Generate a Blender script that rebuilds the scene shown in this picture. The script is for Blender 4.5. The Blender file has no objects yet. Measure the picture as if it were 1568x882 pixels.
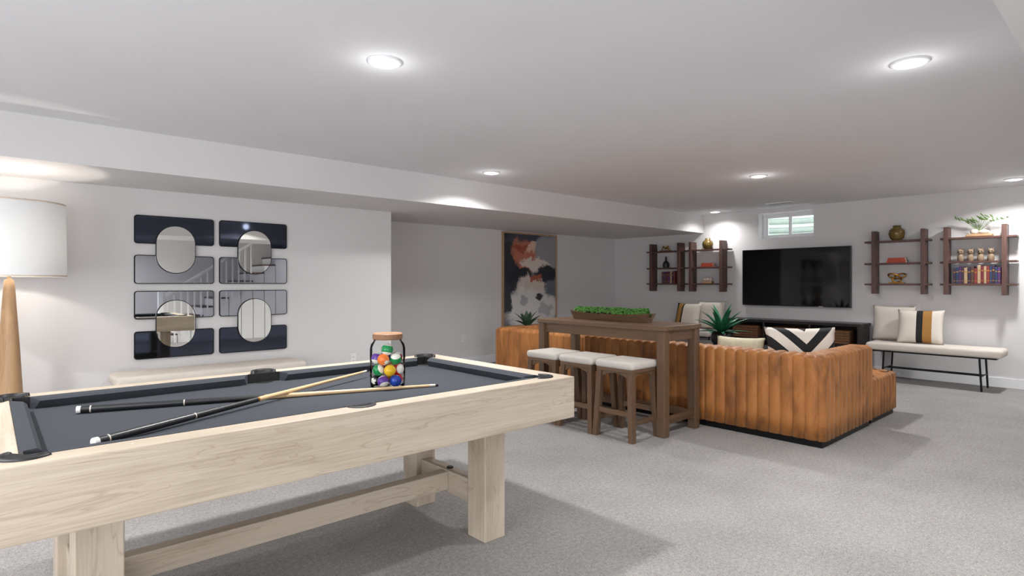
import bpy, bmesh, math, random
from mathutils import Vector, Matrix, Euler
random.seed(7)
S = bpy.context.scene
COL = S.collection

# ------------------------------------------------------------------ materials
def lin(c):
    return tuple(((v/255)/12.92 if v/255 <= .04045 else ((v/255+.055)/1.055)**2.4) for v in c)

def base_mat(name):
    m = bpy.data.materials.new(name); m.use_nodes = True
    nt = m.node_tree; b = nt.nodes['Principled BSDF']
    return m, nt, b

def N(nt, t, **kw):
    n = nt.nodes.new(t)
    for k, v in kw.items(): setattr(n, k, v)
    return n

def ramp(nt, fac, stops, interp='LINEAR'):
    r = N(nt, 'ShaderNodeValToRGB')
    while len(r.color_ramp.elements) < len(stops): r.color_ramp.elements.new(.5)
    for e, (p, c) in zip(r.color_ramp.elements, stops):
        e.position = p; e.color = (*c, 1)
    r.color_ramp.interpolation = interp
    nt.links.new(fac, r.inputs[0]); return r.outputs[0]

def math_n(nt, op, a, b=None, c=None):
    n = N(nt, 'ShaderNodeMath', operation=op)
    for i, v in enumerate((a, b, c)):
        if v is None: continue
        if isinstance(v, (int, float)): n.inputs[i].default_value = v
        else: nt.links.new(v, n.inputs[i])
    return n.outputs[0]

def noise(nt, vec, scale, detail=3, rough=.5, dist=0):
    n = N(nt, 'ShaderNodeTexNoise')
    n.inputs['Scale'].default_value = scale; n.inputs['Detail'].default_value = detail
    n.inputs['Roughness'].default_value = rough; n.inputs['Distortion'].default_value = dist
    nt.links.new(vec, n.inputs['Vector']); return n.outputs['Fac']

def coord(nt, scale=None):
    t = N(nt, 'ShaderNodeTexCoord').outputs['Object']
    if scale:
        m = N(nt, 'ShaderNodeMapping'); m.inputs['Scale'].default_value = scale
        nt.links.new(t, m.inputs['Vector']); t = m.outputs[0]
    return t

def bump(nt, b, h, strength, dist=.01):
    n = N(nt, 'ShaderNodeBump'); n.inputs['Strength'].default_value = strength
    n.inputs['Distance'].default_value = dist
    nt.links.new(h, n.inputs['Height']); nt.links.new(n.outputs[0], b.inputs['Normal'])

def plain(name, rgb, rough=.5, metal=0, var=.06, scale=12, bmp=0, bscale=200, spec=None):
    m, nt, b = base_mat(name)
    c = lin(rgb); f = noise(nt, coord(nt), scale)
    lo = tuple(v*(1-var) for v in c); hi = tuple(min(1, v*(1+var)) for v in c)
    nt.links.new(ramp(nt, f, [(.3, lo), (.7, hi)]), b.inputs['Base Color'])
    b.inputs['Roughness'].default_value = rough; b.inputs['Metallic'].default_value = metal
    if spec is not None: b.inputs['Specular IOR Level'].default_value = spec
    if bmp: bump(nt, b, noise(nt, coord(nt), bscale, 4), bmp)
    return m

def wood(name, dark, light, axis, rough=.5, s=1.0, fine=.35, spread=(.3, .7)):
    m, nt, b = base_mat(name)
    sc = [7*s]*3; sc[axis] = .55*s
    f1 = noise(nt, coord(nt, sc), 1.6, 5, .6, .8)
    sc2 = [90*s]*3; sc2[axis] = 3*s
    f2 = noise(nt, coord(nt, sc2), 1.5, 3, .6)
    f = math_n(nt, 'ADD', math_n(nt, 'MULTIPLY', f1, 1-fine), math_n(nt, 'MULTIPLY', f2, fine))
    d, l = lin(dark), lin(light)
    mid = tuple((a+2*c)/3 for a, c in zip(d, l))
    nt.links.new(ramp(nt, f, [(spread[0], d), (.46, mid), (spread[1], l)]), b.inputs['Base Color'])
    b.inputs['Roughness'].default_value = rough
    bump(nt, b, f2, .12, .002)
    return m

def maple(name, axis):
    m, nt, b = base_mat(name)
    sc = [5]*3; sc[axis] = .7
    f1 = noise(nt, coord(nt, sc), 1.3, 4, .55, .9)
    sc2 = [110]*3; sc2[axis] = 3
    f2 = noise(nt, coord(nt, sc2), 1.5, 3, .6)
    rings = math_n(nt, 'ABSOLUTE', math_n(nt, 'SUBTRACT', math_n(nt, 'FRACT', math_n(nt, 'MULTIPLY', f1, 7)), .5))
    streak = ramp(nt, rings, [(0, (0, 0, 0)), (.06, (1, 1, 1))])
    basec = ramp(nt, math_n(nt, 'ADD', math_n(nt, 'MULTIPLY', f1, .6), math_n(nt, 'MULTIPLY', f2, .4)), [(.32, lin((160, 145, 126))), (.5, lin((184, 170, 152))), (.68, lin((198, 186, 169)))])
    mx = N(nt, 'ShaderNodeMix', data_type='RGBA')
    nt.links.new(math_n(nt, 'MULTIPLY_ADD', streak, .45, .55), mx.inputs[0])
    mx.inputs[6].default_value = (*lin((148, 128, 106)), 1); nt.links.new(basec, mx.inputs[7])
    nt.links.new(mx.outputs[2], b.inputs['Base Color']); b.inputs['Roughness'].default_value = .5
    bump(nt, b, f2, .1, .002)
    return m

def emis(name, rgb, st):
    m, nt, b = base_mat(name)
    b.inputs['Base Color'].default_value = (*rgb, 1)
    b.inputs['Emission Color'].default_value = (*rgb, 1)
    b.inputs['Emission Strength'].default_value = st
    return m

WALL = plain('wall_paint', (221, 219, 219), .85, var=.01, scale=1.5, bmp=.03, bscale=260)
CEIL = plain('ceiling_paint', (229, 229, 232), .9, var=.01, scale=1.5)
TRIM = plain('trim_paint', (238, 238, 240), .45, var=.01)
BLACKM = plain('black_metal', (22, 22, 24), .4, .6)
MAPX = maple('maple_x', 0)
MAPY = maple('maple_y', 1)
MAPZ = maple('maple_z', 2)
BRY = wood('brown_wood_y', (58, 43, 31), (112, 86, 64), 1, .42, 1.4)
BRX = wood('brown_wood_x', (58, 43, 31), (108, 83, 62), 0, .42, 1.4)
BRZ = wood('brown_wood_z', (58, 43, 31), (108, 83, 62), 2, .42, 1.4)
WALY = wood('walnut_y', (58, 36, 32), (96, 66, 58), 1, .45, 1.5)
WALZ = wood('walnut_z', (58, 38, 36), (100, 72, 64), 2, .45, 1.5)
ESP = wood('espresso', (22, 20, 20), (40, 37, 36), 1, .35, 1.5)
OAK = wood('oak_z', (140, 104, 72), (190, 154, 116), 2, .45, 1.5)
CLOTH = plain('pool_cloth', (66, 69, 74), .95, var=.06, scale=300, spec=.1)
RUB = plain('black_rubber', (24, 24, 26), .45)
HOLE = plain('pocket_dark', (8, 8, 8), .9)
UPH = plain('cream_upholstery', (216, 208, 198), .9, var=.03, bmp=.15, bscale=500, spec=.1)
GUPH = plain('linen_upholstery', (198, 192, 185), .9, var=.04, bmp=.15, bscale=500, spec=.1)
GOLD = plain('antique_gold', (176, 130, 58), .3, .9)
OLIVE = plain('olive_glaze', (112, 92, 46), .2, .2, var=.3, scale=20)
REDB = plain('red_cover', (166, 66, 44), .6)
DARKC = plain('dark_ceramic', (32, 33, 36), .35)
STONE = plain('grey_stone', (132, 112, 90), .7, var=.2, scale=40)
WHITEC = plain('white_ceramic', (216, 204, 190), .4)
LEAF = plain('leaf_green', (96, 128, 62), .4, var=.3, scale=9)
AGAVE = plain('agave_green', (40, 104, 74), .35, var=.35, scale=7)
MOSS = plain('moss_green', (60, 104, 36), .95, var=.45, scale=60)
PLASTIC = plain('white_plastic', (236, 234, 230), .4, var=.01)

def carpet():
    m, nt, b = base_mat('carpet')
    co = coord(nt)
    f1 = noise(nt, co, 140, 4, .7); f2 = noise(nt, co, 1.6, 4, .6); f3 = noise(nt, co, 48, 3, .6)
    f = math_n(nt, 'ADD', math_n(nt, 'MULTIPLY', f1, .58), math_n(nt, 'ADD', math_n(nt, 'MULTIPLY', f2, .17), math_n(nt, 'MULTIPLY', f3, .25)))
    nt.links.new(ramp(nt, f, [(.37, lin((120, 118, 116))), (.5, lin((153, 150, 148))), (.63, lin((180, 177, 175)))]), b.inputs['Base Color'])
    b.inputs['Roughness'].default_value = 1; b.inputs['Specular IOR Level'].default_value = .05
    bump(nt, b, f1, .6, .012)
    return m
CARPET = carpet()

def leather():
    m, nt, b = base_mat('amber_velvet')
    f = noise(nt, coord(nt, (3, 3, 1.2)), 2.2, 6, .65, .6)
    nt.links.new(ramp(nt, f, [(.32, lin((116, 71, 34))), (.52, lin((159, 101, 50))), (.72, lin((174, 116, 62)))]), b.inputs['Base Color'])
    b.inputs['Roughness'].default_value = .55
    b.inputs['Specular IOR Level'].default_value = .35
    b.inputs['Sheen Weight'].default_value = .15; b.inputs['Sheen Tint'].default_value = (1, .8, .55, 1)
    bump(nt, b, noise(nt, coord(nt), 180, 4), .12, .003)
    return m
LEATHER = leather()

def thin_glass():
    m = bpy.data.materials.new('clear_glass'); m.use_nodes = True; nt = m.node_tree
    nt.nodes.clear(); o = N(nt, 'ShaderNodeOutputMaterial')
    t = N(nt, 'ShaderNodeBsdfTransparent'); g = N(nt, 'ShaderNodeBsdfGlossy'); g.inputs['Roughness'].default_value = .02
    t.inputs[0].default_value = (.97, .985, .98, 1)
    lw = N(nt, 'ShaderNodeLayerWeight'); lw.inputs[0].default_value = .12
    mx = N(nt, 'ShaderNodeMixShader')
    nt.links.new(lw.outputs['Fresnel'], mx.inputs[0]); nt.links.new(t.outputs[0], mx.inputs[1]); nt.links.new(g.outputs[0], mx.inputs[2])
    nt.links.new(mx.outputs[0], o.inputs[0]); return m
GLASS = thin_glass()

def shade_mat():
    m = bpy.data.materials.new('linen_shade'); m.use_nodes = True; nt = m.node_tree
    nt.nodes.clear(); o = N(nt, 'ShaderNodeOutputMaterial')
    d = N(nt, 'ShaderNodeBsdfDiffuse'); t = N(nt, 'ShaderNodeBsdfTranslucent')
    f = noise(nt, coord(nt, (60, 60, 300)), 3)
    c = ramp(nt, f, [(.3, (.64, .66, .67)), (.7, (.72, .74, .75))])
    nt.links.new(c, d.inputs[0]); nt.links.new(c, t.inputs[0])
    mx = N(nt, 'ShaderNodeMixShader'); mx.inputs[0].default_value = .12
    nt.links.new(d.outputs[0], mx.inputs[1]); nt.links.new(t.outputs[0], mx.inputs[2]); nt.links.new(mx.outputs[0], o.inputs[0])
    return m
SHADE = shade_mat()

def mirror(name, rgb, r=.02):
    m, nt, b = base_mat(name)
    f = noise(nt, coord(nt), 3)
    nt.links.new(ramp(nt, f, [(.3, tuple(v*.96 for v in rgb)), (.7, rgb)]), b.inputs['Base Color'])
    b.inputs['Metallic'].default_value = 1; b.inputs['Roughness'].default_value = r
    return m
MIR = mirror('mirror_silver', (.92, .93, .89), .01)
NAVY = mirror('mirror_navy', (.065, .075, .105), .04)
SMOKE = mirror('mirror_smoke', (.46, .48, .52), .015)

# ------------------------------------------------------------------ mesh builder
class B:
    def __init__(s, name, loc=(0, 0, 0), rot=(0, 0, 0)):
        s.name = name; s.v = []; s.f = []; s.mi = []; s.sm = []; s.mats = []; s.loc = loc; s.rot = rot
    def m(s, mat):
        if mat not in s.mats: s.mats.append(mat)
        return s.mats.index(mat)
    def add(s, verts, faces, mat, smooth=False, M=None):
        o = len(s.v); k = s.m(mat)
        for p in verts:
            p = Vector(p)
            if M is not None: p = M @ p
            s.v.append(tuple(p))
        for f in faces:
            s.f.append([i+o for i in f]); s.mi.append(k); s.sm.append(smooth)
    def bm(s, bm, mat, smooth=False, M=None):
        bm.verts.index_update()
        s.add([v.co[:] for v in bm.verts], [[v.index for v in f.verts] for f in bm.faces], mat, smooth, M); bm.free()
    def box(s, x0, x1, y0, y1, z0, z1, mat, bev=0, M=None, seg=2):
        bm = bmesh.new(); bmesh.ops.create_cube(bm, size=1)
        for v in bm.verts:
            v.co = Vector(((x0+x1)/2+v.co.x*(x1-x0), (y0+y1)/2+v.co.y*(y1-y0), (z0+z1)/2+v.co.z*(z1-z0)))
        if bev: bmesh.ops.bevel(bm, geom=bm.edges[:], offset=bev, segments=seg, profile=.5, affect='EDGES')
        s.bm(bm, mat, bool(bev) and seg > 2, M)
    def beam(s, p0, p1, w, d, mat, w1=None, bev=.004):
        p0, p1 = Vector(p0), Vector(p1); w1 = w1 or 1
        ax = (p1-p0); L = ax.length; q = ax.to_track_quat('Z', 'X' if abs(ax.normalized().x) < .9 else 'Y')
        vs = []
        for z, k in ((0, 1), (L, w1)):
            for a, b_ in ((-1, -1), (1, -1), (1, 1), (-1, 1)): vs.append((a*w/2*k, b_*d/2*k, z))
        M = Matrix.Translation(p0) @ q.to_matrix().to_4x4()
        s.add(vs, [(3, 2, 1, 0), (4, 5, 6, 7), (0, 1, 5, 4), (1, 2, 6, 5), (2, 3, 7, 6), (3, 0, 4, 7)], mat, False, M)
    def leg(s, p0, p1, w0, w1, mat):
        vs = []
        for p, w in ((p0, w0), (p1, w1)):
            for a, b_ in ((-1, -1), (1, -1), (1, 1), (-1, 1)): vs.append((p[0]+a*w/2, p[1]+b_*w/2, p[2]))
        s.add(vs, [(3, 2, 1, 0), (4, 5, 6, 7), (0, 1, 5, 4), (1, 2, 6, 5), (2, 3, 7, 6), (3, 0, 4, 7)], mat)
    def lathe(s, prof, c, mat, n=32, smooth=True, caps=True):
        vs, fs = [], []
        for r, z in prof:
            for i in range(n):
                a = 2*math.pi*i/n; vs.append((c[0]+r*math.cos(a), c[1]+r*math.sin(a), c[2]+z))
        for j in range(len(prof)-1):
            for i in range(n):
                k = (i+1) % n; fs.append((j*n+i, j*n+k, (j+1)*n+k, (j+1)*n+i))
        s.add(vs, fs, mat, smooth)
        if caps:
            cs = []
            if prof[0][0] > 1e-4: cs.append([i for i in range(n)][::-1])
            if prof[-1][0] > 1e-4: cs.append([(len(prof)-1)*n+i for i in range(n)])
            if cs: s.add(vs, cs, mat, False)
    def tube(s, pts, r, mat, n=10, closed=False):
        pts = [Vector(p) for p in pts]; L = len(pts)
        rs = r if isinstance(r, (list, tuple)) else [r]*L
        vs, fs = [], []; up = None
        for i, p in enumerate(pts):
            if closed: t = (pts[(i+1) % L]-pts[i-1])
            else: t = pts[min(i+1, L-1)]-pts[max(i-1, 0)]
            t.normalize()
            if up is None:
                up = Vector((0, 0, 1)) if abs(t.z) < .9 else Vector((1, 0, 0))
            up = (up-t*up.dot(t)).normalized(); q = t.cross(up)
            for k in range(n):
                a = 2*math.pi*k/n; vs.append(p+(up*math.cos(a)+q*math.sin(a))*rs[i])
        R = L if closed else L-1
        for i in range(R):
            for k in range(n):
                a, b_ = i*n, ((i+1) % L)*n
                fs.append((a+k, a+(k+1) % n, b_+(k+1) % n, b_+k))
        s.add(vs, fs, mat, True)
        if not closed: s.add(vs, [list(range(n))[::-1], [(L-1)*n+k for k in range(n)]], mat)
    def sphere(s, c, r, mat, sc=(1, 1, 1), n=16, rot=None):
        bm = bmesh.new(); bmesh.ops.create_uvsphere(bm, u_segments=n, v_segments=max(6, n*3//4), radius=r)
        M = Matrix.Translation(c)
        if rot: M = M @ Euler(rot).to_matrix().to_4x4()
        M = M @ Matrix.Diagonal((*sc, 1))
        s.bm(bm, mat, True, M)
    def poly(s, pts, axis, a0, a1, mat, bevel=0):
        def P(p, a): return {'x': (a, p[0], p[1]), 'y': (p[0], a, p[1]), 'z': (p[0], p[1], a)}[axis]
        n = len(pts); vs = [P(p, a0) for p in pts]+[P(p, a1) for p in pts]
        s.add(vs, [list(range(n))[::-1], [n+i for i in range(n)]]+[(i, (i+1) % n, n+(i+1) % n, n+i) for i in range(n)], mat)
    def done(s, parent=None):
        me = bpy.data.meshes.new(s.name); me.from_pydata(s.v, [], s.f)
        for m_ in s.mats: me.materials.append(m_)
        for p, k, q in zip(me.polygons, s.mi, s.sm): p.material_index = k; p.use_smooth = q
        bm = bmesh.new(); bm.from_mesh(me); bmesh.ops.recalc_face_normals(bm, faces=bm.faces[:]); bm.to_mesh(me); bm.free()
        ob = bpy.data.objects.new(s.name, me); COL.objects.link(ob)
        ob.location = s.loc; ob.rotation_euler = s.rot
        if parent: ob.parent = parent
        return ob

H = 2.45; HS = 2.14
XT = 9.2; YM = 6.22; YR = 7.15; XJ = 3.64; XL = -2.6; YB = -2.6
# ------------------------------------------------------------------ room shell
def boxobj(name, *a, **k):
    b = B(name); b.box(*a, **k); return b.done()
boxobj('floor', XL-.1, XT+.1, YB-.1, YR+.1, -.1, 0, CARPET)
boxobj('ceiling', XL-.1, XT+.1, YB-.1, YR+.1, H, H+.1, CEIL)
boxobj('ceiling_soffit_left', XL, XT, 5.24, YR, HS, H, WALL)
boxobj('ceiling_soffit_right', XL, XT, -.9, .33, HS, H, WALL)
boxobj('wall_left', XL, XJ, YM, YR+.1, 0, HS, WALL)
boxobj('wall_left_recess', XJ, XT, YR, YR+.1, 0, HS, WALL)
# walls behind the camera; patio-door openings added to let in fill daylight
dx0, dx1 = -2.1, .4
b = B('wall_right')
b.box(XL, dx0, YB-.1, YB, 0, H, WALL); b.box(dx1, XT, YB-.1, YB, 0, H, WALL); b.box(dx0, dx1, YB-.1, YB, 2.08, H, WALL); b.done()
dy0, dy1 = -.4, 2.9
b = B('wall_front')
b.box(XL-.1, XL, YB, dy0, 0, H, WALL); b.box(XL-.1, XL, dy1, YM, 0, H, WALL); b.box(XL-.1, XL, dy0, dy1, 2.08, H, WALL); b.done()
b = B('added_door_1')  # unseen frame, added around the fill-light opening in the front wall
mid = (dy0+dy1)/2
for y0, y1 in ((dy0, mid+.03), (mid-.03, dy1)):
    b.box(XL-.07, XL-.03, y0, y0+.07, 0, 2.08, TRIM, .003); b.box(XL-.07, XL-.03, y1-.07, y1, 0, 2.08, TRIM, .003)
    b.box(XL-.07, XL-.03, y0, y1, 0, .1, TRIM, .003); b.box(XL-.07, XL-.03, y0, y1, 1.99, 2.08, TRIM, .003)
b.done()
b = B('added_door_2')  # second added frame, out of view, for the right wall's daylight opening
mid = (dx0+dx1)/2
for y0, y1 in ((dx0, mid+.03), (mid-.03, dx1)):
    b.box(y0, y0+.07, YB-.07, YB-.03, 0, 2.08, TRIM, .003); b.box(y1-.07, y1, YB-.07, YB-.03, 0, 2.08, TRIM, .003)
    b.box(y0, y1, YB-.07, YB-.03, 0, .1, TRIM, .003); b.box(y0, y1, YB-.07, YB-.03, 1.99, 2.08, TRIM, .003)
b.done()
def portal(name, loc, rot, sx, sy):
    p = bpy.data.lights.new(name, 'AREA'); p.shape = 'RECTANGLE'; p.size = sx; p.size_y = sy; p.cycles.is_portal = True
    o = bpy.data.objects.new(name, p); o.location = loc; o.rotation_euler = rot; COL.objects.link(o)
portal('daylight_portal', (XL-.09, (dy0+dy1)/2, 1.04), (0, -math.pi/2, 0), 2.08, dy1-dy0)
portal('daylight_portal', ((dx0+dx1)/2, YB-.09, 1.04), (math.pi/2, 0, 0), dx1-dx0, 2.08)

wy0, wy1, wz0, wz1 = 3.43, 4.27, 1.985, 2.385
b = B('wall_back')
b.box(XT, XT+.32, YB-.1, wy0, 0, H, WALL); b.box(XT, XT+.32, wy1, YR+.1, 0, H, WALL)
b.box(XT, XT+.32, wy0, wy1, 0, wz0, WALL); b.box(XT, XT+.32, wy0, wy1, wz1, H, WALL)
b.done()
def bboard(name, x0, x1, y0, y1):
    b = B(name); b.box(x0, x1, y0, y1, 0, .12, TRIM, .004); b.done()
bboard('baseboard_left', XL, XJ+.014, YM-.014, YM)
bboard('baseboard_left_recess', XJ, XT, YR-.014, YR)
bboard('baseboard_back', XT-.014, XT, YB, YR-.014)
bboard('baseboard_right', dx1, XT-.014, YB, YB+.014)
bboard('baseboard_front', XL, XL+.014, dy1, YM-.014)

# window
b = B('window_1'); xw = XT+.16
def frame(x0, x1, y0, y1, z0, z1, w, mat):
    b.box(x0, x1, y0, y1, z0, z0+w, mat, .003); b.box(x0, x1, y0, y1, z1-w, z1, mat, .003)
    b.box(x0, x1, y0, y0+w, z0+w, z1-w, mat, .003); b.box(x0, x1, y1-w, y1, z0+w, z1-w, mat, .003)
frame(xw, xw+.08, wy0, wy1, wz0, wz1, .035, TRIM)
mid = (wy0+wy1)/2
frame(xw+.02, xw+.05, wy0+.035, mid+.02, wz0+.035, wz1-.035, .03, TRIM)
frame(xw+.04, xw+.07, mid-.02, wy1-.035, wz0+.035, wz1-.035, .03, TRIM)
b.box(xw+.05, xw+.054, wy0+.04, wy1-.04, wz0+.04, wz1-.04, GLASS)
win = b.done()
WELL = plain('galvanised_well', (156, 166, 158), .6)
WELL2 = plain('galvanised_well_rib', (118, 128, 120), .6)
b = B('window_well')
n = 44
vs, fs, f2 = [], [], []
R = 12
for j in range(n+1):
    z = 1.5+1.1*j/n
    rr = .75+.03*math.sin(j*math.pi/3)
    for i in range(R+1):
        a = -math.pi/2+math.pi*i/R
        vs.append((XT+.33+rr*math.cos(a)*.9, 3.85+rr*math.sin(a), z))
for j in range(n):
    for i in range(R):
        a = j*(R+1)+i; (f2 if j % 3 == 1 else fs).append((a, a+1, a+R+2, a+R+1))
b.add(vs, fs, WELL, False); b.add(vs, f2, WELL2, False); b.done(win)

# stairs behind the camera (seen only in the mirrors)
b = B('staircase')
for i in range(12):
    x = 2.75+.26*i
    b.box(x, x+.27, YB+.03, -1.65, 0, .19*(i+1)-.03, TRIM); b.box(x-.02, x+.27, YB+.03, -1.65, .19*(i+1)-.03, .19*(i+1), WALY)
    if i < 7:
        for q in (.06, .19): b.box(x+q, x+q+.025, -1.62, -1.595, .19*(i+1)-.19, .19*(i+1)+.72+q*.5, TRIM)
b.beam((2.7, -1.605, .95), (4.85, -1.605, 2.42), .05, .06, TRIM)
b.box(2.65, 2.74, -1.66, -1.56, 0, 1.1, TRIM, .004)
b.done()

# ------------------------------------------------------------------ downlights
LENS = emis('light_lens', (1, .99, .98), 5)
vis = [(1.56, 2.73, 1), (3.63, .87, 1), (3.96, 4.71, .75), (6.25, 2.9, 1), (8.58, 1.06, .7), (8.87, 4.84, .2)]
extra_hid = [(-.9, 2.73, .8), (-.9, 4.3, .8), (-.9, .87, .8), (1.5, -1.4, 1.1), (6.3, -1.3, 1.1)]  # extra downlights added out of view to brighten the room
ED, EG = 27, .7
for i, (x, y, k) in enumerate(vis+extra_hid):
    b = B('recessed_downlight', (x, y, H))
    b.lathe([(.092, 0), (.092, -.006), (.080, -.012), (.072, -.012)], (0, 0, 0), TRIM, 40, True, False)
    b.lathe([(.072, -.011), (.05, -.017), (.0001, -.02)], (0, 0, 0), LENS, 40, True, False)
    f = b.done()
    p = bpy.data.lights.new('lamp', 'AREA'); p.shape = 'DISK'; p.size = .15; p.energy = ED*k; p.color = (1, .99, .98); p.spread = math.radians(145)
    o = bpy.data.objects.new('lamp', p); o.location = (0, 0, -.03); COL.objects.link(o); o.parent = f
    p = bpy.data.lights.new('glow', 'POINT'); p.shadow_soft_size = .05; p.energy = EG*k; p.color = (1, 1, 1)
    o = bpy.data.objects.new('glow', p); o.location = (0, 0, -.11); COL.objects.link(o); o.parent = f

b = B('ceiling_vent')
b.box(8.52, 8.66, 3.5, 3.86, H-.008, H, TRIM, .002)
for i in range(6): b.box(8.535+i*.02, 8.543+i*.02, 3.52, 3.84, H-.012, H-.006, DARKC if i % 2 else TRIM)
b.done()

def outlet(x, y, z):
    b = B('electrical_outlet', (x, y-.001, z))
    b.box(-.036, .036, -.006, 0, -.058, .058, PLASTIC, .002)
    for dz in (-.022, .022):
        b.box(-.016, .016, -.009, -.005, dz-.014, dz+.014, PLASTIC, .001)
        for dx in (-.006, .006): b.box(dx-.0015, dx+.0015, -.0095, -.0085, dz-.004, dz+.006, HOLE)
    b.done()
outlet(.16, YM, .42); outlet(3.14, YM, .40); outlet(5.45, YR, .42)

# ------------------------------------------------------------------ pool table
X0, X1, Y0, Y1 = -.06, 2.19, 1.955, 3.20
ZT = .81
b = B('pool_table')
rw = .095
def long_rail(y0, y1):
    b.box(X0, X1, y0, y1, .605, ZT, MAPX, .004)
long_rail(Y0, Y0+rw); long_rail(Y1-rw, Y1)
b.box(X0, X0+rw+.03, Y0+rw, Y1-rw, .605, ZT-.001, MAPY, .003)
b.box(X1-rw-.03, X1, Y0+rw, Y1-rw, .605, ZT-.001, MAPY, .003)
b.box(X0+.02, X1-.02, Y0+.02, Y1-.02, .63, .70, MAPX)
b.box(X0+rw, X1-rw, Y0+rw, Y1-rw, .70, .765, CLOTH)
xa, xb, ya, yb = X0+rw+.03, X1-rw-.03, Y0+rw, Y1-rw
cw = .052
def cushion(p0, p1, nrm):
    p0, p1, nrm = Vector(p0), Vector(p1), Vector(nrm); t = (p1-p0).normalized()
    vs = []
    for p, s_ in ((p0, 1), (p1, -1)):
        vs += [tuple(p)+(ZT+.001,), tuple(p)+(.765,), tuple(p+nrm*(cw-.02)+t*s_*.02)+(.765,),
               tuple(p+nrm*cw+t*s_*.035)+(ZT-.012,), tuple(p+nrm*(cw-.012)+t*s_*.03)+(ZT-.002,)]
    fs = [list(range(5))[::-1], [5+i for i in range(5)]]+[(i, (i+1) % 5, 5+(i+1) % 5, 5+i) for i in range(5)]
    b.add(vs, fs, CLOTH)
xm = (xa+xb)/2; g = .075
for y, nn in ((ya, 1), (yb, -1)):
    cushion((xa+.06, y), (xm-g, y), (0, nn)); cushion((xm+g, y), (xb-.06, y), (0, nn))
    b.box(xm-g-.002, xm+g+.002, min(y, y+nn*.008), max(y, y+nn*.008), .765, ZT+.002, RUB)
    for q0, q1 in ((xa, xa+.062), (xb-.062, xb)): b.box(q0, q1, min(y, y+nn*.008), max(y, y+nn*.008), .765, ZT+.002, RUB)
for x, nn in ((xa, 1), (xb, -1)):
    for q0, q1 in ((ya, ya+.062), (yb-.062, yb)): b.box(min(x, x+nn*.008), max(x, x+nn*.008), q0, q1, .765, ZT+.002, RUB)
cushion((xa, ya+.06), (xa, yb-.06), (1, 0)); cushion((xb, ya+.06), (xb, yb-.06), (-1, 0))
def pocket(cx, cy, ang, span=200, r=.066, hgt=.014):
    vs, fs = [], []; n = 28
    for i in range(n+1):
        a = math.radians(ang-span/2+span*i/n); c, s_ = math.cos(a), math.sin(a)
        for rr, z in ((r-.014, .70), (r-.014, ZT+hgt*.7), (r-.008, ZT+hgt), (r+.002, ZT+hgt*.9), (r+.004, ZT+hgt*.3), (r+.004, .70)):
            vs.append((cx+rr*c, cy+rr*s_, z))
    for i in range(n):
        for k in range(6):
            fs.append((i*6+k, i*6+(k+1) % 6, (i+1)*6+(k+1) % 6, (i+1)*6+k))
    fs += [list(range(6)), [n*6+k for k in range(6)][::-1]]
    b.add(vs, fs, RUB, True)
    b.lathe([(r-.013, .74), (r-.013, .7665), (.0001, .7665)], (cx, cy, 0), HOLE, 28, False, False)
    vs = [(cx, cy, ZT+.0022)]
    for i in range(n+1):
        a = math.radians(ang-span/2+span*i/n); vs.append((cx+(r-.01)*math.cos(a), cy+(r-.01)*math.sin(a), ZT+.0022))
    b.add(vs, [(0, i+1, i+2) for i in range(n)], HOLE)
for (cx, cy, a) in ((xa, ya, 225), (xb, ya, 315), (xa, yb, 135), (xb, yb, 45)):
    pocket(cx+.012*(1 if cx < 1 else -1), cy+.012*(1 if cy < 2.5 else -1), a, 200, .062, .006 if cy < 2.5 else .016)
pocket(xm, ya, 270, 170, .056, .004); pocket(xm, yb, 90, 190, .058, .018)
for k in (1, 2, 3, 5, 6, 7):
    x = xa+(xb-xa)*k/8
    for y in (Y0+rw/2, Y1-rw/2): b.lathe([(.004, 0), (.004, .0012), (.0001, .0012)], (x, y, ZT), WHITEC, 12, False)
for lx in (.195, 1.81):
    for ly in (2.2, 2.815):
        b.box(lx, lx+.13, ly, ly+.14, 0, .63, MAPZ, .005)
    cx = lx+.065
    b.box(cx-.035, cx+.035, 2.34, 2.815, .15, .27, MAPY, .004)
    b.box(cx-.04, cx+.04, 2.3, 2.86, .54, .63, MAPY, .004)
    b.box(lx+.13 if lx > 1 else lx-.02, lx+.15 if lx > 1 else lx, 2.235, 2.305, .17, .25, MAPZ, .003)
    for dz in (.19, .23): b.tube([(lx+(.15 if lx > 1 else -.02), 2.27, dz), (lx+(.156 if lx > 1 else -.026), 2.27, dz)], .009, BLACKM)
    b.tube([(cx, 2.58, .27), (cx, 2.58, .278)], .018, BLACKM)
b.box(.295, 1.84, 2.545, 2.61, .17, .265, MAPX, .004)
b.done()

CUEW = plain('cue_maple', (212, 180, 138), .3, var=.05)
def cue(name, p0, p1):
    b = B(name); p0, p1 = Vector(p0), Vector(p1)
    P = lambda t: p0.lerp(p1, t)
    R = lambda t: .0145-(.0145-.006)*t
    def seg(a, c, mat): b.tube([P(a), P((a+c)/2), P(c)], [R(a), R((a+c)/2), R(c)], mat, 14)
    seg(0, .01, PLASTIC); seg(.01, .03, RUB); seg(.03, .033, WHITEC); seg(.033, .25, DARKC); seg(.25, .253, WHITEC); seg(.253, .46, RUB); seg(.46, .466, GOLD)
    seg(.466, .97, CUEW); seg(.97, .99, WHITEC); seg(.99, 1, DARKC)
    return b.done()
zb = .765
cue('billiard_cue', (.26, 2.84, zb+.0155), (1.66, 2.385, zb+.0075))
cue('billiard_cue', (.245, 2.225, zb+.0155), (1.535, 2.87, zb+.036))

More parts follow.
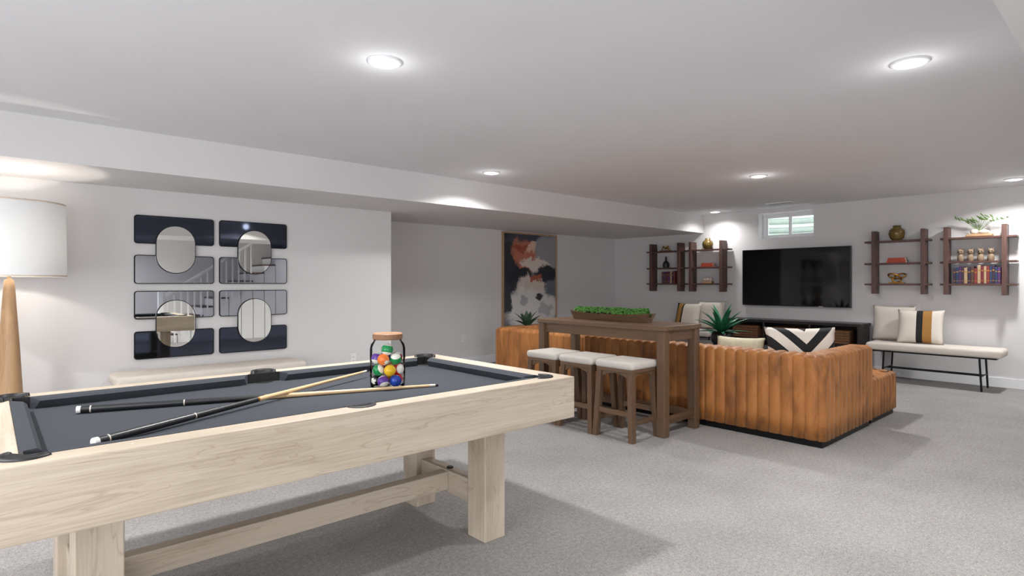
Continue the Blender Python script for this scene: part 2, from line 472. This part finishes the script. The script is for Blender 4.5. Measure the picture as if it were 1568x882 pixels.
# jar with balls
b = B('ball_jar', (1.47, 2.545, zb+.0005))
b.lathe([(.0001, .002), (.078, .001), (.084, .012), (.086, .06), (.086, .19), (.081, .212), (.068, .228), (.068, .245)], (0, 0, 0), GLASS, 40, True, False)
LID = wood('lid_wood', (104, 72, 50), (150, 112, 82), 0, .6, 3)
b.lathe([(.0001, .236), (.070, .236), (.073, .240), (.073, .262), (.069, .266), (.0001, .266)], (0, 0, 0), LID, 40, False, False)
cols = [(236, 186, 36), (40, 76, 180), (206, 40, 36), (96, 56, 150), (236, 120, 40), (30, 136, 76), (140, 34, 44), (22, 22, 24)]
BM = [plain('ball_%d' % i, c, .12, var=.02) for i, c in enumerate(cols)]
BW = plain('ball_white', (236, 232, 222), .12, var=.02)
def ball(c, r, mat, stripe):
    bm = bmesh.new(); bmesh.ops.create_uvsphere(bm, u_segments=20, v_segments=16, radius=r)
    R_ = Euler((random.random()*6, random.random()*6, random.random()*6)).to_matrix().to_4x4()
    M = Matrix.Translation(c) @ R_
    bm.verts.index_update(); vs = [v.co[:] for v in bm.verts]
    A, W = [], []
    for f in bm.faces:
        z = f.calc_center_median().z; xx = f.calc_center_median().x
        (A if ((abs(z) < r*.5) if stripe else (xx < r*.84)) else W).append([v.index for v in f.verts])
    b.add(vs, A, mat, True, M); b.add(vs, W, BW, True, M); bm.free()
k = 0
order = [2, 0, 7, 3, 1, 4, 6, 5, 0, 2, 1, 3, 4, 5, 6, 5, 3]
for L in range(3):
    for i in range(5):
        a = 2*math.pi*(i/5)+L*.63
        ball((.051*math.cos(a), .051*math.sin(a), .034+L*.0535), .0288, BM[order[k]], k % 2 == 1); k += 1
ball((-.02, -.03, .188), .0288, BM[5], True)
b.done()

# ------------------------------------------------------------------ floor lamp
b = B('floor_lamp', (.12, 5.72, 0))
b.lathe([(.13, 0), (.13, .02), (.10, .035), (.095, .05), (.088, .3), (.062, .8), (.034, 1.25), (.030, 1.30), (.012, 1.31), (.012, 1.40)], (0, 0, 0), OAK, 32)
b.lathe([(.345, 1.325), (.335, 1.88)], (0, 0, 0), SHADE, 64, True, False)
b.lathe([(.347, 1.325), (.347, 1.337), (.343, 1.337), (.343, 1.325), (.347, 1.325)], (0, 0, 0), WHITEC, 64, True, False)
b.lathe([(.337, 1.868), (.337, 1.88), (.333, 1.88), (.333, 1.868), (.337, 1.868)], (0, 0, 0), WHITEC, 64, True, False)
for a in (0, 2.1, 4.2): b.tube([(0, 0, 1.42), (.34*math.cos(a), .34*math.sin(a), 1.42)], .003, GOLD, 6)
b.lathe([(.018, 1.38), (.02, 1.44), (.012, 1.46), (.0001, 1.46)], (0, 0, 0), GOLD, 16)
lampo = b.done()
p = bpy.data.lights.new('bulb', 'POINT'); p.energy = 9; p.color = (1, .9, .8); p.shadow_soft_size = .035
o = bpy.data.objects.new('bulb', p); o.location = (0, 0, 1.56); COL.objects.link(o); o.parent = lampo

# ------------------------------------------------------------------ wall mirrors
def rrect(x0, x1, z0, z1, r, n=6):
    out = []
    for cx, cz, a0 in ((x1-r, z1-r, 0), (x0+r, z1-r, 90), (x0+r, z0+r, 180), (x1-r, z0+r, 270)):
        for i in range(n+1):
            a = math.radians(a0+90*i/n); out.append((cx+r*math.cos(a), cz+r*math.sin(a)))
    return out
def mirror_panel(cx, upper):
    zc = 1.585 if upper else .89
    b = B('geometric_mirror', (cx, YM-.001, zc))
    w = .333
    tops = [(1.64, 1.90, NAVY), (1.27, 1.535, SMOKE)] if upper else [(.945, 1.205, SMOKE), (.58, .835, NAVY)]
    for z0, z1, mt in tops:
        z0 -= zc; z1 -= zc
        b.poly(rrect(-w, w, z0, z1, .025), 'y', -.02, 0, BLACKM)
        b.poly(rrect(-w+.007, w-.007, z0+.007, z1-.007, .02), 'y', -.022, -.018, mt)
    z0, z1 = ((1.366, 1.816) if upper else (.67, 1.12))
    z0 -= zc; z1 -= zc
    b.poly(rrect(-.166, .166, z0, z1, .164, 16), 'y', -.034, -.02, BLACKM)
    b.poly(rrect(-.16, .16, z0+.006, z1-.006, .158, 16), 'y', -.037, -.033, MIR)
    b.done()
for cx in (1.32, 2.035):
    for up in (True, False): mirror_panel(cx, up)

# ------------------------------------------------------------------ benches
def bench(yc, length):
    b = B('upholstered_bench', (8.84, yc, 0))
    h = length/2
    b.box(-.22, .22, -h, h, .40, .50, UPH, .035, seg=4)
    b.box(-.20, .20, -h+.05, h-.05, .385, .402, BLACKM)
    for sy in (-1, 1):
        for sx in (-1, 1): b.tube([(sx*.19, sy*(h-.21), .39), (sx*.19, sy*(h-.19), 0)], .011, BLACKM)
        b.tube([(-.19, sy*(h-.2), .17), (.19, sy*(h-.2), .17)], .008, BLACKM)
    b.tube([(-.05, -h+.2, .17), (-.05, h-.2, .17)], .008, BLACKM)
    b.tube([(.05, -h+.2, .17), (.05, h-.2, .17)], .008, BLACKM)
    return b.done()
bench(1.87, 1.40); bench(5.53, 1.40)
b = B('upholstered_bench', (1.58, 5.90, 0)); 
b.box(-.8, .8, -.22, .22, .40, .50, UPH, .035, seg=4); b.box(-.75, .75, -.2, .2, .385, .402, BLACKM)
for sx in (-1, 1):
    for sy in (-1, 1): b.tube([(sx*.6, sy*.19, .39), (sx*.62, sy*.19, 0)], .011, BLACKM)
    b.tube([(sx*.61, -.19, .17), (sx*.61, .19, .17)], .008, BLACKM)
b.tube([(-.61, 0, .17), (.61, 0, .17)], .008, BLACKM)
b.done()

# ------------------------------------------------------------------ pillows
def stripe_mat(name, stops, axis='X', scale=1, off=.5):
    m, nt, b_ = base_mat(name)
    sp = N(nt, 'ShaderNodeSeparateXYZ'); nt.links.new(coord(nt), sp.inputs[0])
    v = math_n(nt, 'MULTIPLY_ADD', sp.outputs[axis], scale, off)
    nt.links.new(ramp(nt, v, stops, 'CONSTANT'), b_.inputs['Base Color']); b_.inputs['Roughness'].default_value = .9
    bump(nt, b_, noise(nt, coord(nt), 400), .15)
    return m
cr, bk, tn = lin((222, 214, 203)), lin((30, 30, 32)), lin((168, 122, 62))
PST = stripe_mat('pillow_stripes', [(0, cr), (.42, bk), (.56, tn), (.76, cr)], 'X', 1/.48)
PST2 = stripe_mat('pillow_stripes_alt', [(0, bk), (.12, tn), (.30, bk), (.36, cr)], 'X', 1/.48)
def chevron():
    m, nt, b_ = base_mat('chevron_weave')
    sp = N(nt, 'ShaderNodeSeparateXYZ'); nt.links.new(coord(nt), sp.inputs[0])
    ax = math_n(nt, 'ABSOLUTE', math_n(nt, 'ADD', sp.outputs['X'], -.02))
    v = math_n(nt, 'SUBTRACT', sp.outputs['Z'], math_n(nt, 'MULTIPLY', ax, 1.0))
    fr_ = math_n(nt, 'FRACT', math_n(nt, 'MULTIPLY_ADD', v, 4.6, 10.18))
    nt.links.new(ramp(nt, fr_, [(0, bk), (.46, cr)], 'CONSTANT'), b_.inputs['Base Color']); b_.inputs['Roughness'].default_value = .9
    return m
CHEV = chevron()
BEIGE = plain('beige_linen', (198, 190, 164), .9, var=.08, scale=30)
def pillow(loc, w, h, t, rot, mat, name='throw_pillow'):
    b = B(name, loc, rot); n = 18; vs, fs = [], []
    for sgn in (1, -1):
        o = len(vs)
        for j in range(n+1):
            for i in range(n+1):
                u = -1+2*i/n; v = -1+2*j/n
                th = t/2*max(0, (1-u**4)*(1-v**4))**.55
                vs.append((w/2*u*(1-.07*(1-v*v)), sgn*th, h/2*v*(1-.07*(1-u*u))))
        for j in range(n):
            for i in range(n):
                a = o+j*(n+1)+i; q = (a, a+1, a+n+2, a+n+1); fs.append(q if sgn < 0 else q[::-1])
    b.add(vs, fs, mat, True)
    ob = b.done()
    m_ = ob.data; bm = bmesh.new(); bm.from_mesh(m_); bmesh.ops.remove_doubles(bm, verts=bm.verts[:], dist=1e-4)
    bmesh.ops.recalc_face_normals(bm, faces=bm.faces[:]); bm.to_mesh(m_); bm.free()
    return ob
R = math.radians
pillow((9.05, 2.36, .735), .50, .48, .14, (R(-10), 0, R(-90)), UPH)
pillow((8.90, 2.02, .715), .50, .45, .14, (R(-16), 0, R(-84)), PST)
pillow((9.05, 5.02, .735), .50, .48, .14, (R(-10), 0, R(-90)), UPH)
pillow((8.90, 5.36, .715), .50, .45, .14, (R(-16), 0, R(-96)), PST2)

# ------------------------------------------------------------------ wall shelves
def wall_shelf(ylo, yhi, u0, u1):
    b = B('display_shelf', (XT-.001, 0, 0))
    for u in (u0, u1): b.box(-.19, -.015, u-.024, u+.024, 1.13, 1.985, WALZ, .003)
    for z in (1.27, 1.55, 1.85):
        b.box(-.17, -.02, ylo, yhi, z-.024, z, WALY, .002)
    for u in (u0, u1): b.box(-.015, 0, u-.02, u+.02, 1.2, 1.93, BLACKM)
    b.done()
wall_shelf(1.95, 2.70, 2.02, 2.585); wall_shelf(1.09, 1.84, 1.205, 1.775)
wall_shelf(4.70, 5.45, 4.82, 5.385); wall_shelf(5.53, 6.29, 5.615, 6.19)
SX = XT-.10
def vase(y, z, s=1, mat=OLIVE, nm='ceramic_vase'):
    b = B(nm, (SX, y, z+.001))
    b.lathe([(.045*s, 0), (.075*s, .03*s), (.09*s, .085*s), (.08*s, .13*s), (.05*s, .155*s), (.04*s, .165*s), (.045*s, .185*s), (.036*s, .185*s), (.032*s, .16*s), (.0001, .15*s)], (0, 0, 0), mat, 32)
    b.done()
vase(2.33, 1.85, 1.08); vase(5.1, 1.85, 1.0)
def books_flat(y, z, n=2, mats=(REDB, REDB), w=.22):
    b = B('book_stack', (SX, y, z+.001)); h = 0
    for i in range(n):
        d = .0+.01*i; t = .032
        b.box(-.065, .065, -w/2+d, w/2-d, h, h+.003, mats[i % len(mats)]); b.box(-.062, .062, -w/2+d+.003, w/2-d-.003, h+.003, h+t-.003, WHITEC)
        b.box(-.065, .065, -w/2+d, w/2-d, h+t-.003, h+t, mats[i % len(mats)]); b.box(-.068, -.062, -w/2+d, w/2-d, h, h+t, mats[i % len(mats)])
        h += t
    b.done()
books_flat(2.32, 1.55, 2); books_flat(5.08, 1.55, 2)
BK = [plain('book_cover_%d' % i, c, .6) for i, c in enumerate([(112, 38, 52), (78, 46, 96), (140, 84, 46), (58, 42, 62), (176, 150, 118), (84, 60, 56), (124, 48, 46), (44, 60, 92)])]
def book_row(y0, y1, z):
    b = B('book_row', (SX, y0, z+.001)); y = 0; pm = None
    while y < y1-y0-.02:
        t = random.uniform(.022, .036); h = random.uniform(.185, .225); m_ = random.choice([q for q in BK if q is not pm]); pm = m_
        b.box(-.06, .055, y, y+t*.94, 0, h, m_, .002); b.box(-.0605, -.0598, y+.003, y+t*.94-.003, h*.7, h*.76, GOLD)
        b.box(-.0605, -.0598, y+.003, y+t*.94-.003, h*.15, h*.18, GOLD)
        y += t
    b.done()
book_row(1.24, 1.72, 1.27); book_row(5.70, 5.98, 1.27)
b = B('knot_sculpture', (SX, 2.33, 1.271))
pts = []
for i in range(80):
    t = 2*math.pi*i/80
    pts.append((.03*math.sin(3*t), .042*(math.sin(t)+1.7*math.sin(2*t)), .085+.033*(math.cos(t)-1.7*math.cos(2*t))*.8))
b.tube(pts, .011, GOLD, 10, True); b.box(-.03, .03, -.09, .09, 0, .015, GOLD, .003); b.done()
b = B('figurine_set', (SX, 1.49, 1.551))
for i in range(4):
    y = -.15+.1*i
    b.lathe([(.03, 0), (.036, .02), (.034, .06), (.022, .085), (.0001, .09)], (0, y, 0), STONE, 20)
    b.sphere((0, y, .115), .034, STONE, (1, 1, 1.05)); b.sphere((-.03, y, .105), .01, STONE)
    for s_ in (-1, 1): b.sphere((-.028, y+s_*.013, .12), .008, DARKC); b.sphere((0, y+s_*.022, .148), .008, STONE)
b.done()
b = B('shelf_plant', (SX, 1.45, 1.851))
b.box(-.06, .06, -.13, .13, 0, .03, OAK, .008); b.sphere((0, -.04, .055), .05, WHITEC, (1, 1.2, .6)); b.sphere((0, .05, .06), .045, WHITEC, (1, 1, .8))
random.seed(3)
for i in range(9):
    a = -1+2*i/8+random.uniform(-.1, .1); top = Vector((-.05*random.random(), a*.24, .17+.1*random.random()))
    base = Vector((0, .01, .06)); m1 = base.lerp(top, .5)+Vector((0, 0, .05))
    b.tube([base, m1, top], .0028, LEAF, 6)
    for k_ in range(3):
        p_ = m1.lerp(top, k_/2); b.sphere(p_+Vector((0, .015*(1 if k_ % 2 else -1), .01)), .026, LEAF, (.25, 1.2, .3), 10, (random.random(), 0, a))
b.done()
b = B('dark_bottle_vase', (SX, 5.92, 1.551))
b.lathe([(.05, 0), (.06, .05), (.045, .1), (.018, .13), (.015, .19), (.02, .2), (.0001, .2)], (0, 0, 0), DARKC, 24); b.done()
b = B('bronze_figurine', (SX, 5.93, 1.851))
b.box(-.03, .03, -.1, .1, 0, .015, GOLD, .003)
b.tube([(0, -.08, .015), (0, -.05, .07), (0, 0, .05), (0, .05, .09), (0, .08, .02)], [.008, .015, .02, .014, .007], GOLD, 10); b.sphere((0, -.05, .085), .018, GOLD); b.done()
b = B('white_sculpture', (SX, 5.1, 1.271))
b.box(-.04, .04, -.09, .09, 0, .03, OAK, .003)
for i in range(3): b.sphere((0, -.05+.05*i, .065+.01*(i % 2)), .036, WHITEC)
b.done()

# ------------------------------------------------------------------ television
b = B('television', (XT-.002, 3.705, 1.365))
SCR = plain('screen_black', (4, 4, 6), .05, var=.05, spec=.4)
b.box(-.07, -.015, -.8, .8, -.445, .445, DARKC, .006); b.box(-.073, -.069, -.79, .79, -.43, .435, SCR)
b.box(-.015, 0, -.25, .25, -.2, .2, BLACKM); b.box(-.074, -.07, -.43, -.37, -.441, -.433, WHITEC)
b.done()
# ------------------------------------------------------------------ media console
b = B('media_console', (8.93, 3.63, 0)); h = .98
b.box(-.21, .21, -h, h, .68, .72, ESP, .004); b.box(-.20, .21, -h+.02, h-.02, .08, .12, ESP, .004); b.box(-.2, .2, -h+.03, h-.03, .40, .425, ESP)
for y in (-h+.02, -.33, .33, h-.05): b.box(-.2, .21, y, y+.03, .0, .69, ESP, .003)
b.box(.195, .21, -h+.02, h-.02, .1, .69, ESP)
b.done()
WICK = plain('wicker', (116, 80, 52), .8, var=.35, scale=70, bmp=.6, bscale=120)
for y in (4.28, 3.66, 3.0):
    b = B('wicker_basket', (8.9, y, .426))
    b.box(-.15, .15, -.2, .2, 0, .18, WICK, .02, seg=3)
    for k_ in range(5): b.tube([(-.155, -.19, .02+.036*k_), (-.155, .19, .02+.036*k_)], .009, WICK, 6)
    b.tube([(-.155, -.19, .18), (-.155, .19, .18), (.15, .19, .18), (.15, -.19, .18)], .014, WICK, 8, True)
    b.done()

# ------------------------------------------------------------------ sofa
def path(pts, r, closed, w, sub=10):
    pts = [Vector(p) for p in pts]; n = len(pts); out = []
    segs = n if closed else n-1
    for i in range(segs):
        a, c = pts[i], pts[(i+1) % n]; d = (c-a).normalized()
        a2 = a+d*r if (closed or i > 0) else a
        c2 = c-d*r if (closed or i < segs-1) else c
        nn = Vector((d.y, -d.x)); l = (c2-a2).length
        ch = max(1, round(l/w)); st = ch*sub
        for k in range(st+1):
            out.append((a2.lerp(c2, k/st), nn, k/sub))
        if closed or i < segs-1:
            e = (pts[(i+2) % n]-c).normalized(); n2 = Vector((e.y, -e.x)); ctr = c2-nn*r
            for k in range(1, 6):
                ang = k/6; v = (nn*math.cos(ang*math.pi/2)+n2*math.sin(ang*math.pi/2)); out.append((ctr+v*r, v, .5))
    return out
def chan(k): return abs(math.sin(math.pi*k))**.45
def sofa_shell(b, z0, z1, amp, w, t, pts, inner):
    P = path(pts, .06, False, w); r = .05
    prof = [(0, z0), (0, z0+.15), (0, z0+.3), (0, z0+.45)]
    for i in range(6):
        a = i/5*math.pi/2; prof.append(((r-r*math.cos(a))/t, z1-r+r*math.sin(a)))
    for i in range(6):
        a = i/5*math.pi/2; prof.append((1-(r-r*math.sin(a))/t, z1-r+r*math.cos(a)))
    prof += [(1, z0+.3), (1, z0)]
    vs, fs = [], []; m = len(prof)
    for p, nn, k in P:
        q = Vector((max(inner[0], p.x), min(max(p.y, inner[1]), inner[2])))
        off = amp*(chan(k)-1)
        for f, z in prof:
            pp = p+(q-p)*f+nn*off*(1-2*f)
            zz = z+(off if z > z1-.02 else 0)
            vs.append((pp.x, pp.y, zz))
    for i in range(len(P)-1):
        for k in range(m-1): fs.append((i*m+k, i*m+k+1, (i+1)*m+k+1, (i+1)*m+k))
        fs.append((i*m+m-1, i*m, (i+1)*m, (i+1)*m+m-1))
    fs += [list(range(m)), [(len(P)-1)*m+k for k in range(m)][::-1]]
    b.add(vs, fs, LEATHER, True)
def chan_box(b, x0, x1, y0, y1, z0, z1, amp=.014, w=.095, r=.05, mat=None):
    P = path([(x1, y1), (x0, y1), (x0, y0), (x1, y0)], .05, True, w)
    rows = [(0, z0), (0, (z0+z1-r)/2)]+[((r-r*math.cos(i/5*math.pi/2)), z1-r+r*math.sin(i/5*math.pi/2)) for i in range(6)]+[(.12, z1+.008), (.2, z1+.012)]
    vs, fs = [], []; n = len(P)
    for ins, z in rows:
        for p, nn, k in P:
            off = amp*(chan(k)-1)*(1 if ins < .1 else .3)
            q = p+nn*(off-ins)
            vs.append((q.x, q.y, z+(off if ins > .02 else 0)))
    for j in range(len(rows)-1):
        for i in range(n): fs.append((j*n+i, j*n+(i+1) % n, (j+1)*n+(i+1) % n, (j+1)*n+i))
    fs.append([(len(rows)-1)*n+i for i in range(n)]); fs.append(list(range(n))[::-1])
    b.add(vs, fs, mat or LEATHER, True)
b = B('sectional_sofa')
sx0, sx1, sy0, sy1 = 4.75, 5.9, 1.69, 5.6
sofa_shell(b, .055, .72, .019, .094, .22, [(sx1, sy1), (sx0, sy1), (sx0, sy0), (sx1, sy0)], (sx0+.22, sy0+.22, sy1-.22))
b.box(sx0+.03, sx1-.02, sy0+.03, sy1-.03, 0, .06, BLACKM)
ys = [sy0+.22, 2.70, 3.6, 4.5, sy1-.22]
for i in range(4): chan_box(b, sx0+.21, sx1+.01, ys[i]+.004, ys[i+1]-.004, .06, .42)
for i in range(4): b.box(sx0+.22, sx0+.38, ys[i]+.02, ys[i+1]-.02, .40, .62, LEATHER, .06, seg=5)
b.done()
b = B('ottoman')
chan_box(b, 5.93, 6.66, sy0+.01, 2.70, .055, .415, .02)
b.box(5.96, 6.63, sy0+.04, 2.67, 0, .06, BLACKM)
b.done()
pillow((5.44, 2.13, .655), .62, .46, .15, (R(-14), 0, R(-48)), CHEV)
pillow((5.24, 2.62, .60), .44, .36, .14, (R(-20), 0, R(-80)), BEIGE)

# ------------------------------------------------------------------ counter table
b = B('counter_table')
tx0, tx1, ty0, ty1 = 4.11, 4.68, 2.68, 4.17
b.box(tx0, tx1, ty0, ty1, .88, .92, BRY, .005)
b.box(tx0+.04, tx0+.07, ty0+.08, ty1-.08, .79, .88, BRY, .002); b.box(tx1-.07, tx1-.04, ty0+.08, ty1-.08, .79, .88, BRY, .002)
for y in (ty0+.015, ty1-.085):
    for x in (tx0+.01, tx1-.085): b.box(x, x+.075, y, y+.075, 0, .88, BRZ, .004)
    b.box(tx0+.08, tx1-.08, y+.02, y+.055, .79, .88, BRX, .002); b.box(tx0+.08, tx1-.08, y+.02, y+.055, .10, .16, BRX, .002)
b.box(tx1-.07, tx1-.035, ty0+.08, ty1-.08, .10, .16, BRY, .002)
b.done()

# ------------------------------------------------------------------ stools
def stool(x, y):
    b = B('counter_stool', (x, y, 0))
    b.box(-.185, .185, -.195, .195, .575, .64, GUPH, .026, seg=4)
    b.box(-.172, .172, -.182, .182, .55, .585, BRY, .003)
    for sx in (-1, 1):
        for sy in (-1, 1): b.leg((sx*.175, sy*.185, 0), (sx*.145, sy*.155, .56), .046, .05, BRZ)
        for ax in (0, 1):
            pts = []; hw = .13
            for i in range(9):
                t = -hw+2*hw*i/8; pts.append((t, .50+.04*(1-(t/hw)**2)))
            pts += [(hw, .56), (-hw, .56)]
            if ax == 0: b.poly(pts, 'x', sx*.148-.011, sx*.148+.011, BRY)
            else: b.poly(pts, 'y', sx*.158-.011, sx*.158+.011, BRX)
        b.box(sx*.166-.011, sx*.166+.011, -.165, .165, .20, .24, BRY, .002)
        b.box(-.155, .155, sx*.174-.011, sx*.174+.011, .13, .17, BRX, .002)
    b.done()
for y in (2.975, 3.395, 3.815): stool(3.985, y)

# ------------------------------------------------------------------ moss tray
b = B('moss_tray', (4.40, 3.47, .921)); vs, fs = [], []; n = 24
for i in range(n+1):
    t = -1+2*i/n; w = .095*(1-.45*t*t); zt = .065+.02*t*t; y = .47*t
    vs += [(-w, y, zt), (-w*.62, y*.93, 0), (w*.62, y*.93, 0), (w, y, zt), (w-.013, y*.985, zt), (w*.55, y*.93, .045), (-w*.55, y*.93, .045), (-w+.013, y*.985, zt)]
for i in range(n):
    for k in range(8): fs.append((i*8+k, i*8+(k+1) % 8, (i+1)*8+(k+1) % 8, (i+1)*8+k))
fs += [list(range(8)), [n*8+k for k in range(8)][::-1]]
b.add(vs, fs, BRY)
random.seed(5)
for i in range(900):
    t = random.uniform(-.93, .93); w = .078*(1-.5*t*t); x = random.uniform(-w, w)
    r = random.uniform(.007, .014)
    b.sphere((x, .455*t, .070+.046*(1-(x/w)**2)*random.uniform(.5, 1.15)), r, MOSS, (1, 1, .9), 6)
b.done()

# ------------------------------------------------------------------ plants
def blade(b, c, az, L, w, rise, bend, mat):
    vs, fs = [], []; n = 9
    d = Vector((math.cos(az), math.sin(az), 0)); q = Vector((-d.y, d.x, 0))
    for i in range(n+1):
        t = i/n; ww = w*(math.sin(math.pi*min(1, .25+t*.75))**.8)*(1-t*t*.3) if i < n else 0.001
        a = rise-bend*t*.6
        p = Vector(c)+d*(L*t*math.cos(a))+Vector((0, 0, L*t*math.sin(a)))
        vs += [p+q*ww/2+Vector((0, 0, ww*.22)), p, p-q*ww/2+Vector((0, 0, ww*.22))]
    for i in range(n):
        for k in (0, 1): fs.append((i*3+k, i*3+k+1, i*3+k+4, i*3+k+3))
    b.add(vs, fs, mat, True)
b = B('coffee_table')
b.box(6.80, 7.45, 3.0, 4.25, .44, .48, ESP, .01)
for x in (6.85, 7.35):
    for y in (3.05, 4.15): b.box(x, x+.05, y, y+.05, 0, .44, ESP)
b.done()
b = B('potted_agave', (6.98, 3.72, .481))
b.lathe([(.09, 0), (.125, .05), (.13, .12), (.115, .17), (.105, .17), (.10, .15), (.0001, .15)], (0, 0, 0), DARKC, 32)
random.seed(11)
for ring, (cnt, L, rise) in enumerate(((10, .34, .35), (10, .42, .75), (8, .43, 1.1), (4, .42, 1.4))):
    for i in range(cnt): blade(b, (0, 0, .14), 2*math.pi*i/cnt+ring*.4+random.uniform(-.1, .1), L*random.uniform(.85, 1.1), .075, rise, .45, AGAVE)
b.done()
b = B('side_table', (6.0, 6.3, 0)); b.lathe([(.22, .5), (.22, .53)], (0, 0, 0), ESP, 32, False)
b.lathe([(.14, 0), (.14, .02), (.02, .04), (.02, .5)], (0, 0, 0), BLACKM, 24); b.done()
b = B('potted_succulent', (6.0, 6.3, .531))
b.lathe([(.06, 0), (.085, .05), (.085, .1), (.075, .1), (.0001, .09)], (0, 0, 0), DARKC, 24)
SG = plain('sage_green', (80, 106, 80), .6, var=.25, scale=15)
for i in range(18):
    a = i*2.4
    blade(b, (0, 0, .08), a, .25+.06*math.sin(i*3), .10, 1.45-.05*i, .3, SG)
b.done()

# ------------------------------------------------------------------ painting
def art():
    m, nt, b_ = base_mat('abstract_art')
    co = coord(nt)
    nz = N(nt, 'ShaderNodeTexNoise'); nz.inputs['Scale'].default_value = 2.3; nz.inputs['Detail'].default_value = 9; nz.inputs['Roughness'].default_value = .68
    nt.links.new(co, nz.inputs['Vector'])
    vm = N(nt, 'ShaderNodeVectorMath', operation='MULTIPLY_ADD'); nt.links.new(nz.outputs['Color'], vm.inputs[0])
    vm.inputs[1].default_value = (.6, 0, .6); vm.inputs[2].default_value = (-.3, 0, -.3)
    va = N(nt, 'ShaderNodeVectorMath', operation='ADD'); nt.links.new(co, va.inputs[0]); nt.links.new(vm.outputs[0], va.inputs[1])
    sp = N(nt, 'ShaderNodeSeparateXYZ'); nt.links.new(va.outputs[0], sp.inputs[0])
    grain = noise(nt, coord(nt, (6, 1, 26)), 2.5, 5, .7)
    cur = None
    # (centre x, centre z, radius x, radius z, colour) brush areas
    blobs = [(-.52, .25, .24, .8, (42, 44, 52)), (-.05, .74, .55, .13, (66, 70, 80)), (.38, .5, .34, .28, (150, 150, 156)), (-.14, .42, .26, .30, (186, 112, 86)), (-.2, .54, .14, .09, (158, 80, 58)), (.0, .56, .12, .12, (220, 186, 168)),
             (.12, .26, .36, .11, (222, 208, 198)), (.40, .10, .30, .17, (38, 40, 48)), (-.25, .06, .26, .10, (36, 38, 46)), (.02, -.12, .34, .15, (216, 200, 190)), (.47, -.22, .16, .18, (104, 110, 122)),
             (.0, -.48, .60, .34, (228, 225, 222)), (-.57, -.3, .15, .28, (56, 58, 66)), (.12, .03, .14, .05, (170, 92, 62)), (.32, -.5, .16, .12, (188, 186, 188)), (-.12, -.3, .1, .1, (176, 178, 184)), (.2, -.26, .09, .07, (54, 56, 64))]
    for cx, cz, rx, rz, c in blobs:
        dx = math_n(nt, 'MULTIPLY', math_n(nt, 'SUBTRACT', sp.outputs[0], cx), 1/rx); dz = math_n(nt, 'MULTIPLY', math_n(nt, 'SUBTRACT', sp.outputs[2], cz), 1/rz)
        d = math_n(nt, 'ADD', math_n(nt, 'MULTIPLY', dx, dx), math_n(nt, 'MULTIPLY', dz, dz))
        d = math_n(nt, 'ADD', d, math_n(nt, 'MULTIPLY_ADD', grain, 1.2, -.6))
        mr = N(nt, 'ShaderNodeMapRange'); nt.links.new(d, mr.inputs[0]); mr.inputs[1].default_value = 1.35; mr.inputs[2].default_value = .8
        mx = N(nt, 'ShaderNodeMix', data_type='RGBA'); nt.links.new(mr.outputs[0], mx.inputs[0])
        if cur is None: mx.inputs[6].default_value = (*lin((120, 120, 126)), 1)
        else: nt.links.new(cur, mx.inputs[6])
        mx.inputs[7].default_value = (*lin(c), 1); cur = mx.outputs[2]
    nt.links.new(cur, b_.inputs['Base Color']); b_.inputs['Roughness'].default_value = .6
    return m
ART = art()
pw, ph = .62, .77
b = B('framed_painting', (6.86, YR-.001, 1.335))
b.box(-pw+.01, pw-.01, -.03, -.005, -ph+.01, ph-.01, ART)
for a in ((-pw-.012, -pw+.01, -ph-.012, ph+.012), (pw-.01, pw+.012, -ph-.012, ph+.012)): b.box(a[0], a[1], -.045, 0, a[2], a[3], OAK, .002)
for z in (-ph-.012, ph-.01): b.box(-pw, pw, -.045, 0, z, z+.022, OAK, .002)
b.done()

# ------------------------------------------------------------------ world, camera
w = bpy.data.worlds.new('World'); S.world = w; w.use_nodes = True
bg = w.node_tree.nodes['Background']; bg.inputs[0].default_value = (.93, .96, 1, 1); bg.inputs[1].default_value = 5
cam = bpy.data.cameras.new('camera'); co_ = bpy.data.objects.new('camera', cam); COL.objects.link(co_)
co_.location = (0, 0, 1.28); co_.rotation_euler = (math.pi/2, 0, math.radians(-42.1))
cam.sensor_width = 36; cam.lens = 36*889/1568; cam.shift_y = -.0051; cam.clip_start = .05
S.camera = co_
S.view_settings.view_transform = 'Standard'
S.view_settings.exposure = .42
